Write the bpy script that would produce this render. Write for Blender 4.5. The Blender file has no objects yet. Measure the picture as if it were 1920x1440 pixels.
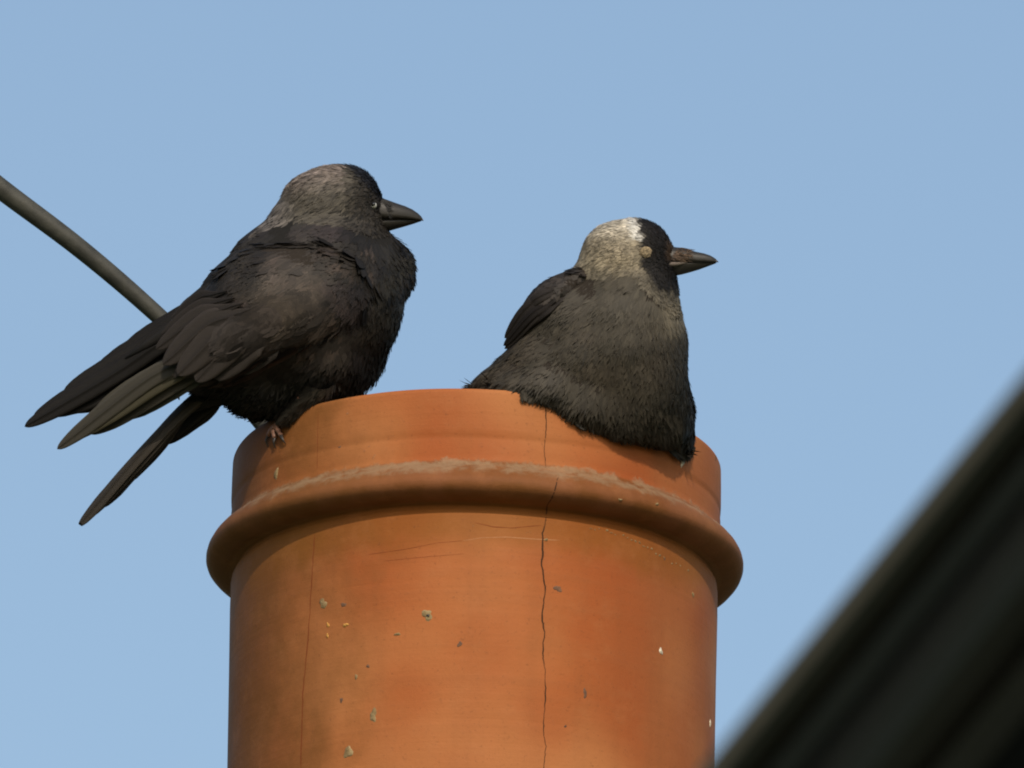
import bpy, math, random
import numpy as np
from mathutils import Vector, Matrix
from mathutils.bvhtree import BVHTree

random.seed(7)
rng = np.random.default_rng(7)
sc = bpy.context.scene
col = sc.collection
R = math.radians

# ------------------------------------------------------------ camera, sky, sun
PX = 0.0004                      # metres per photo pixel at the chimney pot
D = 12.0                         # camera to pot
ELEV = R(18.5)                   # camera looks up
ROLL = R(1.1)
RIM = Vector((0, 0, 8.0))        # centre of the pot's rim
fwd = Vector((0, math.cos(ELEV), math.sin(ELEV)))
r0 = Vector((1, 0, 0)); u0 = r0.cross(fwd)
rgt = r0 * math.cos(ROLL) + u0 * math.sin(ROLL)
upv = -r0 * math.sin(ROLL) + u0 * math.cos(ROLL)
CAM = RIM - fwd * D + rgt * (66 * PX) + upv * (150 * PX)
cd = bpy.data.cameras.new('camera'); cam = bpy.data.objects.new('camera', cd); col.objects.link(cam)
m3 = Matrix((rgt, upv, -fwd)).transposed()
cam.matrix_world = Matrix.Translation(CAM) @ m3.to_4x4()
cd.sensor_width = 36; cd.lens = 36 * D / (1920 * PX)
cd.clip_start = 0.1; cd.clip_end = 6000
cd.dof.use_dof = True; cd.dof.focus_distance = D - 0.1; cd.dof.aperture_fstop = 52
sc.camera = cam

SUN_EL, SUN_AZ = R(37), R(7)     # azimuth to the right of the camera's back
sdir = Vector((math.sin(SUN_AZ) * math.cos(SUN_EL), -math.cos(SUN_AZ) * math.cos(SUN_EL), math.sin(SUN_EL)))
w = bpy.data.worlds.new("World"); sc.world = w; w.use_nodes = True
nt = w.node_tree; bg = nt.nodes['Background']
sky = nt.nodes.new('ShaderNodeTexSky'); sky.sky_type = 'NISHITA'; sky.sun_disc = False
sky.sun_elevation = SUN_EL; sky.sun_rotation = math.atan2(sdir.x, sdir.y)
sky.altitude = 0; sky.air_density = 1.3; sky.dust_density = 2.2; sky.ozone_density = 1.7
nt.links.new(sky.outputs[0], bg.inputs[0]); bg.inputs[1].default_value = 0.137
sd = bpy.data.lights.new('sun', 'SUN'); sd.energy = 2.55; sd.angle = R(0.6); sd.color = (1, 0.88, 0.72)
so = bpy.data.objects.new('sun', sd); col.objects.link(so)
so.rotation_euler = (-sdir).to_track_quat('-Z', 'Y').to_euler()
sc.view_settings.view_transform = 'Standard'; sc.view_settings.look = 'None'
sc.view_settings.exposure = 0.0; sc.view_settings.gamma = 1; sc.view_settings.use_curve_mapping = False
sc.cycles.max_bounces = 6
sc.cycles.filter_width = 2.0

# ------------------------------------------------------------ helpers
def P(x, y, w=0.0):
    """photo pixel (x, y) at w pixels nearer than the pot's axis -> world point"""
    d = fwd + rgt * ((x - 960) * PX / D) + upv * ((720 - y) * PX / D)
    return CAM + d * (D - w * PX)

def ray(x, y):
    return (fwd + rgt * ((x - 960) * PX / D) + upv * ((720 - y) * PX / D)).normalized()

def VD(dx, dy, dw):
    return (rgt * dx - upv * dy - fwd * dw).normalized()

RGT, UPV, FWD, CAMN = (np.array(v) for v in (rgt, upv, fwd, CAM))
def unproj(pts):
    """world points (n,3) -> photo pixel x, y and nearness w"""
    q = pts - CAMN
    z = q @ FWD
    return 960 + (q @ RGT) / z * D / PX, 720 - (q @ UPV) / z * D / PX, (D - z) / PX

def mesh_obj(name, verts, faces, mat, parent=None, smooth=True, kind=None):
    me = bpy.data.meshes.new(name); me.from_pydata([tuple(v) for v in verts], [], faces)
    if smooth: me.shade_smooth()
    me.materials.append(mat)
    o = bpy.data.objects.new(name, me); col.objects.link(o)
    if parent: attach(o, parent)
    if kind: o['kind'] = kind
    return o

def attach(o, parent):
    o.parent = parent
    o.matrix_parent_inverse = world_of(parent).inverted()

def world_of(o):
    m = o.matrix_basis.copy()
    if o.parent: m = world_of(o.parent) @ o.matrix_parent_inverse @ m
    return m

def thing(name, label, cat, loc, group=None):
    o = bpy.data.objects.new(name, None); col.objects.link(o); o.location = loc
    o.empty_display_size = 0.05
    o['label'] = label; o['category'] = cat
    if group: o['group'] = group
    return o

def tube(pts, rads, n=10, cap=True):
    """tube through world points"""
    V, F = [], []
    pts = [Vector(p) for p in pts]
    ref = Vector((0.13, 0.31, 0.94))
    for i, p in enumerate(pts):
        t = (pts[min(i + 1, len(pts) - 1)] - pts[max(i - 1, 0)]).normalized()
        a = t.cross(ref)
        a.normalize(); b = t.cross(a)
        for k in range(n):
            th = 2 * math.pi * k / n
            V.append(p + (a * math.cos(th) + b * math.sin(th)) * rads[i])
    for i in range(len(pts) - 1):
        for k in range(n):
            F.append((i * n + k, i * n + (k + 1) % n, (i + 1) * n + (k + 1) % n, (i + 1) * n + k))
    if cap:
        F.append(tuple(range(n))[::-1]); F.append(tuple((len(pts) - 1) * n + k for k in range(n)))
    return V, F

def catmull(pts, n, ease=False):
    pts = [np.array(p, float) for p in pts]
    pts = [2 * pts[0] - pts[1]] + pts + [2 * pts[-1] - pts[-2]]
    out = []
    m = len(pts) - 3
    for i in range(n):
        t = (i / (n - 1) if not ease else math.sin(i / (n - 1) * math.pi / 2) ** 1.15) * m; k = min(int(t), m - 1); t -= k
        a, b, c, d = pts[k:k + 4]
        out.append(0.5 * ((2 * b) + (c - a) * t + (2 * a - 5 * b + 4 * c - d) * t * t + (3 * b - a - 3 * c + d) * t ** 3))
    return out

# node helpers
class NT:
    def __init__(s, name):
        s.m = bpy.data.materials.new(name); s.m.use_nodes = True; s.t = s.m.node_tree
        s.b = s.t.nodes['Principled BSDF']
    def n(s, typ, **kw):
        nd = s.t.nodes.new(typ)
        for k, v in kw.items():
            if k.startswith('i_'):
                key = k[2:]; key = int(key) if key.isdigit() else key.replace('_', ' ')
                nd.inputs[key].default_value = v
            else: setattr(nd, k, v)
        return nd
    def l(s, a, b): s.t.links.new(a, b)
    def math(s, op, a, b=None, c=None, clamp=False):
        nd = s.t.nodes.new('ShaderNodeMath'); nd.operation = op; nd.use_clamp = clamp
        for i, v in enumerate((a, b, c)):
            if v is None: continue
            if isinstance(v, (int, float)): nd.inputs[i].default_value = v
            else: s.l(v, nd.inputs[i])
        return nd.outputs[0]
    def noise(s, vec, scale, detail=4, rough=0.55, dist=0.0):
        nd = s.n('ShaderNodeTexNoise', i_Scale=scale, i_Detail=detail, i_Roughness=rough, i_Distortion=dist)
        s.l(vec, nd.inputs['Vector']); return nd.outputs['Fac']
    def map(s, vec, sc_):
        nd = s.n('ShaderNodeMapping'); nd.inputs['Scale'].default_value = sc_; s.l(vec, nd.inputs['Vector']); return nd.outputs[0]
    def step(s, v, a, b):
        nd = s.n('ShaderNodeMapRange', interpolation_type='SMOOTHSTEP'); nd.inputs['From Min'].default_value = a
        nd.inputs['From Max'].default_value = b; s.l(v, nd.inputs[0]); return nd.outputs[0]
    def mix(s, f, a, b, mode='MIX'):
        nd = s.n('ShaderNodeMix', data_type='RGBA', blend_type=mode)
        if isinstance(f, (int, float)): nd.inputs[0].default_value = f
        else: s.l(f, nd.inputs[0])
        for i, v in ((6, a), (7, b)):
            if isinstance(v, tuple): nd.inputs[i].default_value = (*v, 1)
            else: s.l(v, nd.inputs[i])
        return nd.outputs[2]
    def bump(s, h, strength, dist):
        nd = s.n('ShaderNodeBump', i_Strength=strength, i_Distance=dist); s.l(h, nd.inputs['Height'])
        return nd.outputs[0]

def simple_mat(name, c1, c2, scale=20, rough=0.7, bump=0.3, bdist=0.002, spec=0.3):
    t = NT(name); tc = t.n('ShaderNodeTexCoord').outputs['Object']
    f = t.step(t.noise(tc, scale, 5), 0.3, 0.7)
    t.l(t.mix(f, c1, c2), t.b.inputs['Base Color'])
    t.l(t.bump(t.noise(tc, scale * 4, 5), bump, bdist), t.b.inputs['Normal'])
    t.b.inputs['Roughness'].default_value = rough; t.b.inputs['Specular IOR Level'].default_value = spec
    return t.m

# ------------------------------------------------------------ materials
def terracotta():
    t = NT('terracotta'); tc = t.n('ShaderNodeTexCoord').outputs['Object']   # origin: rim centre, metres
    sep = t.n('ShaderNodeSeparateXYZ'); t.l(tc, sep.inputs[0]); X, Y, Z = sep.outputs
    big = t.noise(tc, 7, 3, 0.5)
    med = t.noise(tc, 22, 5, 0.6)
    fine = t.noise(tc, 260, 4, 0.65)
    rings = t.noise(t.map(tc, (2.2, 2.2, 110)), 1.0, 4, 0.6)
    c = t.mix(t.step(big, 0.28, 0.72), (0.305, 0.073, 0.018), (0.385, 0.118, 0.034))
    c = t.mix(t.math('MULTIPLY', t.step(med, 0.45, 0.85), 0.45), c, (0.27, 0.098, 0.032))
    # redder right hand flank; its falloff into shade is painted in
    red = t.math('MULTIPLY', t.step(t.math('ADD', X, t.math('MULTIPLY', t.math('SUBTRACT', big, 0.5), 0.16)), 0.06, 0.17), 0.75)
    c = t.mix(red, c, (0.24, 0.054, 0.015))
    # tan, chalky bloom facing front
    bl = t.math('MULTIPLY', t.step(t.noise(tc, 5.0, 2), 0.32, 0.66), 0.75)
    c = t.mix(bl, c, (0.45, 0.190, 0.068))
    # brown stain on the left flank, with its shaded side painted in
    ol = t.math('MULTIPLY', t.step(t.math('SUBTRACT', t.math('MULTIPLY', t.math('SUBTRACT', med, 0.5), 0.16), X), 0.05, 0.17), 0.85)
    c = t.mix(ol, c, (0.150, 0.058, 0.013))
    # olive tint below the bead, with an uneven lower limit
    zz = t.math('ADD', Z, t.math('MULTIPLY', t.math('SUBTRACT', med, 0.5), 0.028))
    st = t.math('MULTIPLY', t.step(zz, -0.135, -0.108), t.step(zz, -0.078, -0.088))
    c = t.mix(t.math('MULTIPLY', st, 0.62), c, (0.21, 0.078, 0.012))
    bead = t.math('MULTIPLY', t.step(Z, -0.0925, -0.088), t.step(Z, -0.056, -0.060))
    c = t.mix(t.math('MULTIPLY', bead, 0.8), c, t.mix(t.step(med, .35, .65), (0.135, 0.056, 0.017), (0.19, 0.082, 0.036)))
    c = t.mix(t.math('MULTIPLY', t.step(rings, 0.5, 0.72), 0.16), c, (0.28, 0.10, 0.035))
    # lichen crust along the top of the bead
    zl = t.math('ADD', Z, t.math('MULTIPLY', t.math('SUBTRACT', t.noise(tc, 70, 6, 0.75), 0.5), 0.022))
    li = t.math('MULTIPLY', t.step(zl, -0.0735, -0.0655), t.step(zl, -0.0555, -0.0590))
    brk = t.step(t.noise(tc, 45, 6, 0.7), 0.36, 0.52)
    li = t.math('MULTIPLY', li, brk)
    sp = t.math('MULTIPLY', t.step(t.noise(tc, 130, 5, 0.7), 0.66, 0.70), t.step(t.noise(tc, 12, 3), 0.5, 0.62))
    zs = t.math('MULTIPLY', t.step(Z, -0.115, -0.105), 1.0)
    li = t.math('MAXIMUM', t.math('MULTIPLY', li, 0.62), t.math('MULTIPLY', t.math('MULTIPLY', sp, zs), 0.5))
    c = t.mix(li, c, t.mix(fine, (0.19, 0.125, 0.070), (0.36, 0.27, 0.165)))
    c = t.mix(t.math('MULTIPLY', t.step(fine, 0.58, 0.75), 0.28), c, (0.25, 0.09, 0.04))
    # soot and rain grime: soft vertical runs and mottling
    run = t.noise(t.map(tc, (26, 26, 2.2)), 1.0, 5, 0.6)
    c = t.mix(t.math('MULTIPLY', t.step(run, 0.44, 0.78), 0.24), c, (0.17, 0.062, 0.022))
    mot = t.noise(tc, 38, 7, 0.72)
    c = t.mix(t.math('MULTIPLY', t.step(mot, 0.48, 0.75), 0.22), c, (0.40, 0.165, 0.062))
    c = t.mix(t.math('MULTIPLY', t.step(t.noise(tc, 420, 3, 0.6), 0.60, 0.72), 0.35), c, (0.13, 0.05, 0.02))
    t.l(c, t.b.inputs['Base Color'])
    h = t.math('ADD', t.math('MULTIPLY', rings, 0.5), t.math('ADD', t.math('MULTIPLY', fine, 0.35), t.math('MULTIPLY', li, 0.9)))
    h = t.math('ADD', h, t.math('MULTIPLY', med, 0.5))
    t.l(t.bump(h, 0.55, 0.0014), t.b.inputs['Normal'])
    t.l(t.math('ADD', 0.5, t.math('MULTIPLY', med, 0.3)), t.b.inputs['Roughness'])
    t.b.inputs['Specular IOR Level'].default_value = 0.12
    return t.m

def feather_mat(name, rough=0.55, spec=0.35, barb=0.5):
    """colour comes from each feather's own plumage colour (attribute), barbs from its uv"""
    t = NT(name)
    a = t.n('ShaderNodeAttribute', attribute_name='plumage'); 
    uv = t.n('ShaderNodeUVMap', uv_map='barbs').outputs[0]
    s1 = t.noise(t.map(uv, (26, 2.5, 1)), 1.0, 3, 0.6)
    s2 = t.noise(t.map(uv, (7, 1.2, 1)), 1.0, 2)
    c = t.mix(0.45, a.outputs['Color'], t.mix(s1, (0.35, 0.35, 0.35), (1.55, 1.55, 1.55)), 'MULTIPLY')
    t.l(c, t.b.inputs['Base Color'])
    t.l(t.bump(t.math('ADD', s1, s2), barb, 0.0006), t.b.inputs['Normal'])
    t.b.inputs['Roughness'].default_value = rough; t.b.inputs['Specular IOR Level'].default_value = spec
    return t.m

def flat_mat(name, c, rough=0.5, spec=0.4, coat=0.0):
    t = NT(name); tc = t.n('ShaderNodeTexCoord').outputs['Object']
    f = t.noise(tc, 300, 4)
    t.l(t.mix(f, tuple(v * 0.75 for v in c), tuple(v * 1.25 for v in c)), t.b.inputs['Base Color'])
    t.b.inputs['Roughness'].default_value = rough; t.b.inputs['Specular IOR Level'].default_value = spec
    t.b.inputs['Coat Weight'].default_value = coat
    t.l(t.bump(f, 0.25, 0.0004), t.b.inputs['Normal'])
    return t.m

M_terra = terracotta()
M_feath = feather_mat('contour_feathers', 0.6, 0.25, 0.25)
M_flight = feather_mat('flight_feathers', 0.62, 0.15, 0.3)
M_skin = flat_mat('dark_down', (0.016, 0.015, 0.014), 0.9, 0.1)
M_wing = flat_mat('wing_down', (0.028, 0.0225, 0.018), 0.9, 0.1)
M_beak = flat_mat('beak_horn', (0.024, 0.021, 0.017), 0.45, 0.35)
M_leg = flat_mat('leg_scales', (0.20, 0.095, 0.06), 0.5, 0.4)
M_claw = flat_mat('claw_horn', (0.03, 0.025, 0.022), 0.35, 0.5)
M_iris = flat_mat('pale_iris', (0.45, 0.45, 0.40), 0.2, 0.5, 0.5)
M_pupil = flat_mat('pupil', (0.004, 0.004, 0.004), 0.1, 0.5, 0.6)
M_lid = flat_mat('eyelid', (0.28, 0.21, 0.13), 0.8, 0.2)
M_gape = flat_mat('gape_skin', (0.115, 0.092, 0.074), 0.6, 0.3)
M_lichen = simple_mat('lichen', (0.17, 0.11, 0.045), (0.33, 0.24, 0.12), 160, 0.9, 0.6, 0.001)
M_ochre = simple_mat('ochre_lichen', (0.45, 0.22, 0.05), (0.55, 0.30, 0.08), 200, 0.9, 0.5, 0.001)
M_pit = simple_mat('chipped_clay', (0.10, 0.06, 0.04), (0.20, 0.10, 0.055), 200, 0.9, 0.5, 0.001)
M_drop = simple_mat('white_dropping', (0.45, 0.38, 0.28), (0.72, 0.66, 0.52), 200, 0.8, 0.4, 0.001)
M_drop_dull = flat_mat('flaked_clay', (0.40, 0.18, 0.08), 0.9, 0.05)
M_crack = flat_mat('crack_dirt', (0.055, 0.028, 0.016), 0.95, 0.05)
M_crack2 = flat_mat('hairline_dirt', (0.19, 0.048, 0.018), 0.95, 0.05)
M_cable = simple_mat('weathered_metal', (0.030, 0.030, 0.025), (0.060, 0.059, 0.048), 60, 0.6, 0.3, 0.001)

# ------------------------------------------------------------ setting
gm = simple_mat('ground_grass', (0.05, 0.075, 0.03), (0.09, 0.10, 0.05), 0.3, 0.9, 0.2, 0.05)
g = mesh_obj('ground', [(-3000, -3000, 0), (3000, -3000, 0), (3000, 3000, 0), (-3000, 3000, 0)], [(0, 1, 2, 3)], gm)
g['kind'] = 'structure'

# ------------------------------------------------------------ chimney pot
RB = 458.0
def pot_profile():
    pr = []                                              # (radius, depth below rim) in px
    for a in range(0, 91, 15): pr.append((398 + 14 - 14 * math.sin(R(90 - a)), 14 - 14 * math.cos(R(90 - a)) ) )
    pr = [(398, 1800), (398, 900), (398, 300), (398, 60)] + [(412 - 14 * math.cos(R(a)), 14 - 14 * math.sin(R(a))) for a in range(0, 91, 15)]
    pr += [(RB - 12 + 12 * math.sin(R(a)), 12 - 12 * math.cos(R(a))) for a in range(0, 91, 15)]
    pr += [(RB + 0.6, 40), (RB + 1, 80), (RB + 0.4, 92), (RB - 1.2, 96), (RB - 0.4, 101), (RB + 0.5, 112), (RB, 132), (RB + 1, 143)]
    # bead: slanting upper face, round nose, tucked-in underside
    pr += [(RB + 4, 150), (RB + 12, 156), (RB + 22, 162), (RB + 31, 169), (RB + 38, 177), (RB + 43, 186), (RB + 45, 194), (RB + 45, 200),
           (RB + 43, 206), (RB + 38, 212), (RB + 30, 217), (RB + 19, 221), (RB + 6, 223.5), (RB - 10, 225), (RB - 11, 233), (RB - 4, 239)]
    pr += [(RB - 2.5, 250), (RB - 2, 300), (RB - 3, 420), (RB - 4, 620), (RB - 4, 900), (RB - 2, 1300), (RB, 1700), (RB + 4, 1800)]
    return pr
prof = pot_profile()
pot = thing('chimney_pot', 'cracked terracotta chimney pot with a rounded bead below its rim, both birds perched on it', 'chimney pot', RIM - Vector((0, 0, 0.72)))
V, F = [], []
NS = 360
for (rr, z) in prof:
    for k in range(NS):
        th = 2 * math.pi * k / NS
        # slightly hand-thrown: not perfectly round or level
        wob = 1 + 0.0012 * math.sin(2 * th + 0.6) + 0.0007 * math.sin(5 * th + z * 0.01)
        lev = 1.6 * math.sin(th * 3 + 1.1) + 0.8 * math.sin(th * 7) if z < 240 else 0
        V.append(Vector((rr * wob * math.sin(th), -rr * wob * math.cos(th), -(z + lev))) * PX)
n = len(prof)
for i in range(n - 1):
    for k in range(NS):
        F.append((i * NS + k, i * NS + (k + 1) % NS, (i + 1) * NS + (k + 1) % NS, (i + 1) * NS + k))
for k in range(NS):
    F.append(((n - 1) * NS + k, (n - 1) * NS + (k + 1) % NS, (k + 1) % NS, k))
F = [f[::-1] for f in F]
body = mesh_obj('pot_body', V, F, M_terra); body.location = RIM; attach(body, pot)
pot_bvh = BVHTree.FromPolygons([v + RIM for v in V], F)

def on_pot(x, y, off=0.0):
    h, nrm, _, _ = pot_bvh.ray_cast(CAM, ray(x, y))
    if h is None: return None, None
    if nrm.dot(CAM - h) < 0: nrm = -nrm
    return h + nrm * off * PX, nrm

def blob(name, x, y, rx, ry, mat, hgt=3.0, seed=0):
    c, nr = on_pot(x, y)
    t1 = Vector((0, 0, 1)).cross(nr).normalized(); t2 = nr.cross(t1)
    rd = random.Random(seed * 31 + int(x)); V = [c + nr * hgt * PX]; F = []
    nA, nR = 18, 4; ph = [rd.uniform(0, 6.28) for _ in range(4)]
    for j in range(1, nR + 1):
        for k in range(nA):
            a = 2 * math.pi * k / nA
            rr = j / nR * (1 + 0.25 * math.sin(2 * a + ph[0]) + 0.16 * math.sin(3 * a + ph[1]) + 0.12 * math.sin(5 * a + ph[2]) + rd.uniform(-.06, .06))
            hh = hgt * (1 - (j / nR) ** 2.2) * rd.uniform(0.6, 1.2) - (1.5 if j == nR else 0)
            p = c + t1 * rr * math.cos(a) * rx * PX + t2 * rr * math.sin(a) * ry * PX
            q, nn, _, _ = pot_bvh.find_nearest(p)
            if nn.dot(nr) < 0: nn = -nn
            V.append(q + nr * hh * PX)
    for k in range(nA):
        F.append((0, 1 + k, 1 + (k + 1) % nA))
        for j in range(nR - 1):
            a, b = 1 + j * nA + k, 1 + j * nA + (k + 1) % nA
            F.append((a, a + nA, b + nA, b))
    return mesh_obj(name, V, F, mat, pot)

for i, (x, y, rx, ry, mt, nm) in enumerate([
    (518, 888, 8, 11, M_lichen, 'lichen_patch'), (606, 1132, 9, 12, M_lichen, 'lichen_patch'),
    (801, 1153, 12, 11, M_lichen, 'lichen_patch'), (700, 1341, 9, 13, M_lichen, 'lichen_patch'),
    (653, 1410, 9, 16, M_lichen, 'lichen_patch'), (1239, 1221, 5, 8, M_drop, 'lichen_patch'),
    (1299, 1115, 4, 6, M_lichen, 'lichen_patch'), (745, 1189, 6, 4, M_lichen, 'lichen_patch'),
    (648, 1172, 6, 5, M_ochre, 'lichen_patch'), (615, 1172, 3.5, 6, M_ochre, 'lichen_patch'), (614, 1192, 3, 5, M_ochre, 'lichen_patch'),
    (644, 1134, 6, 6, M_pit, 'clay_chip'), (862, 1208, 6, 6, M_pit, 'clay_chip'), (690, 1249, 3.5, 5, M_pit, 'clay_chip'), (668, 1269, 4, 5, M_lichen, 'lichen_patch'),
    (640, 1313, 5, 5, M_pit, 'clay_chip'), (1046, 1104, 9, 8, M_pit, 'clay_chip'),
    (637, 838, 3.5, 3, M_pit, 'clay_chip'), (1342, 858, 5, 9, M_pit, 'clay_chip'), (1163, 937, 4, 3, M_lichen, 'lichen_patch'), (1232, 945, 4, 4, M_lichen, 'lichen_patch'),
    (1331, 1356, 3, 7, M_drop, 'lichen_patch'), (1060, 1362, 3, 3, M_pit, 'clay_chip'),
    (1024, 1012, 3.5, 3.5, M_lichen, 'lichen_patch'), (1097, 1300, 5, 10, M_pit, 'clay_chip'), (1246, 1048, 3, 3, M_pit, 'clay_chip')]):
    blob(nm, x, y, rx, ry, mt, 0.9 if mt is M_pit else 2.2, i)
blob('bird_dropping', 1279, 868, 6, 10, M_drop, 3, 90)
blob('chip_hole', 803, 1155, 4, 6, M_claw, 3.2, 91)['label'] = 'small dark hole in the lichen patch'

def crack(name, pts, wid, mat, jag, seed):
    rd = random.Random(seed); line = []
    for (a, b) in zip(pts, pts[1:]):
        L = math.hypot(b[0] - a[0], b[1] - a[1]); m = max(2, int(L / 5))
        for i in range(m):
            t = i / m; line.append([a[0] + (b[0] - a[0]) * t, a[1] + (b[1] - a[1]) * t])
    line.append(list(pts[-1])); dr = 0
    V, F = [], []; prev = None; wv = 1
    for i, (x, y) in enumerate(line):
        dr = dr * 0.75 + rd.uniform(-jag, jag); wv = max(0.5, min(1.6, wv + rd.uniform(-.25, .25)))
        c, nr = on_pot(x + dr, y, 0.25)
        if c is None: continue
        nx, ny = line[min(i + 1, len(line) - 1)]; px_, py = line[max(i - 1, 0)]
        t = VD(nx - px_, ny - py, 0); s = nr.cross(t).normalized()
        end = min(i, len(line) - 1 - i); k = wid * wv * min(1, 0.3 + end * 0.25) * PX
        V += [c - s * k * 0.5, c + s * k * 0.5]
    for i in range(len(V) // 2 - 1):
        F.append((2 * i, 2 * i + 1, 2 * i + 3, 2 * i + 2))
    return mesh_obj(name, V, F, mat, pot)
crack('crack', [(1023, 760), (1024, 800), (1021, 850), (1023, 877)], 2.2, M_crack, 0.7, 1)
crack('crack', [(1046, 895), (1038, 925), (1026, 948), (1024, 975), (1016, 1000), (1017, 1040), (1014, 1060), (1021, 1100), (1018, 1150), (1022, 1190), (1017, 1225), (1024, 1280), (1022, 1330), (1019, 1370), (1023, 1400), (1021, 1445), (1022, 1500)], 2.3, M_crack, 1.0, 2)
crack('crack', [(1015, 985), (960, 990), (925, 988), (890, 980)], 1.2, M_crack2, 0.5, 3)
crack('crack', [(597, 775), (594, 880)], 1.5, M_crack2, 0.4, 4)
crack('crack', [(590, 1000), (584, 1100), (578, 1200), (568, 1300), (564, 1440)], 1.5, M_crack2, 0.4, 5)

# pale flaked scratches under the bead
crack('scratch', [(868, 1014), (905, 1008), (950, 1007), (1005, 1011), (1050, 1013)], 1.3, M_drop_dull, 0.3, 8)
crack('scratch', [(690, 1040), (760, 1030), (820, 1018), (868, 1014)], 1.0, M_crack2, 0.3, 9)
crack('scratch', [(720, 1052), (790, 1045), (872, 1038)], .8, M_crack2, 0.3, 10)
for k in range(26):
    t_ = k / 25; xx = 1108 + t_ * 190; yy = 992 + t_ * 52 + 26 * t_ * t_ - 6 * math.sin(t_ * 5) + random.uniform(-3, 3)
    if random.random() < .8: blob('lichen_speck', xx, yy, random.uniform(1.5, 4), random.uniform(1, 2.6), M_lichen, 1.2, 200 + k)

# ------------------------------------------------------------ chimney stack the pot stands on (below the frame)
stack = thing('chimney_stack', 'brick chimney stack carrying the terracotta pot, below the picture', 'chimney', (0.1, 0.1, 0))
M_brick = simple_mat('old_brick', (0.24, 0.09, 0.05), (0.36, 0.16, 0.10), 12, 0.9, 0.5, 0.003)
M_mort = simple_mat('mortar', (0.30, 0.28, 0.25), (0.42, 0.40, 0.36), 20, 0.95, 0.5, 0.004)
def box(cx, cy, cz, sx, sy, sz):
    v = [(cx + a * sx / 2, cy + b * sy / 2, cz + c * sz / 2) for c in (-1, 1) for (a, b) in ((-1, -1), (1, -1), (1, 1), (-1, 1))]
    f = [(3, 2, 1, 0), (4, 5, 6, 7), (0, 1, 5, 4), (1, 2, 6, 5), (2, 3, 7, 6), (3, 0, 4, 7)]
    return v, f
zt = RIM.z - 0.72
V, F = box(0.1, 0.1, (zt - 0.06) / 2, 0.86, 0.86, zt - 0.06); mesh_obj('stack_core', V, F, M_mort, stack, False)
V, F = [], []
for (h, r_) in ((zt - 0.06, 0.44), (zt - 0.03, 0.41), (zt + 0.03, 0.24)):
    for k in range(32):
        a = 2 * math.pi * k / 32; e = (abs(math.cos(a)) ** 8 + abs(math.sin(a)) ** 8) ** (-1 / 8) if r_ > 0.3 else 1
        V.append(((0.1 if r_ > .3 else 0) + r_ * e * math.cos(a), (0.1 if r_ > .3 else 0) + r_ * e * math.sin(a), h))
for i in range(2):
    for k in range(32): F.append((i * 32 + k, i * 32 + (k + 1) % 32, i * 32 + 32 + (k + 1) % 32, i * 32 + 32 + k))
mesh_obj('flaunching', V, F, M_mort, stack)
bv, bf = box(0, 0, 0, 0.215, 0.1025, 0.065); bme = bpy.data.meshes.new('brick'); bme.from_pydata(bv, [], bf); bme.materials.append(M_brick)
for cse in range(8):
    z = zt - 0.06 - 0.04 - cse * 0.075
    for side in range(4):
        for i in range(4):
            u = -0.43 + 0.1075 + i * 0.225 + (0.1125 if cse % 2 else 0) - 0.06
            if abs(u) > 0.36: continue
            o = bpy.data.objects.new('brick', bme); col.objects.link(o)
            a = side * math.pi / 2
            o.location = (0.1 + u * math.cos(a) + 0.39 * math.sin(a), 0.1 + u * math.sin(a) - 0.39 * math.cos(a), z); o.rotation_euler = (0, 0, a)
            attach_m = world_of(stack).inverted(); o.parent = stack; o.matrix_parent_inverse = attach_m

# ------------------------------------------------------------ cable
pts = [(-420, 60, -260), (-150, 236, -250), (0, 353, -245), (150, 466, -240), (290, 586, -235), (430, 722, -230), (560, 900, -225), (640, 1150, -220), (670, 1500, -220), (670, 2550, -250)]
cp = catmull([tuple(P(*p)) for p in pts], 60)
V, F = tube([Vector(c) for c in cp], [(23 - 5 * i / 20 if i < 28 else 16) * PX for i in range(60)], 20)
cb = mesh_obj('cable', V, F, M_cable)
cb['label'] = "thick grey cable slanting down behind the left jackdaw's back"; cb['category'] = 'cable'

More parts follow.
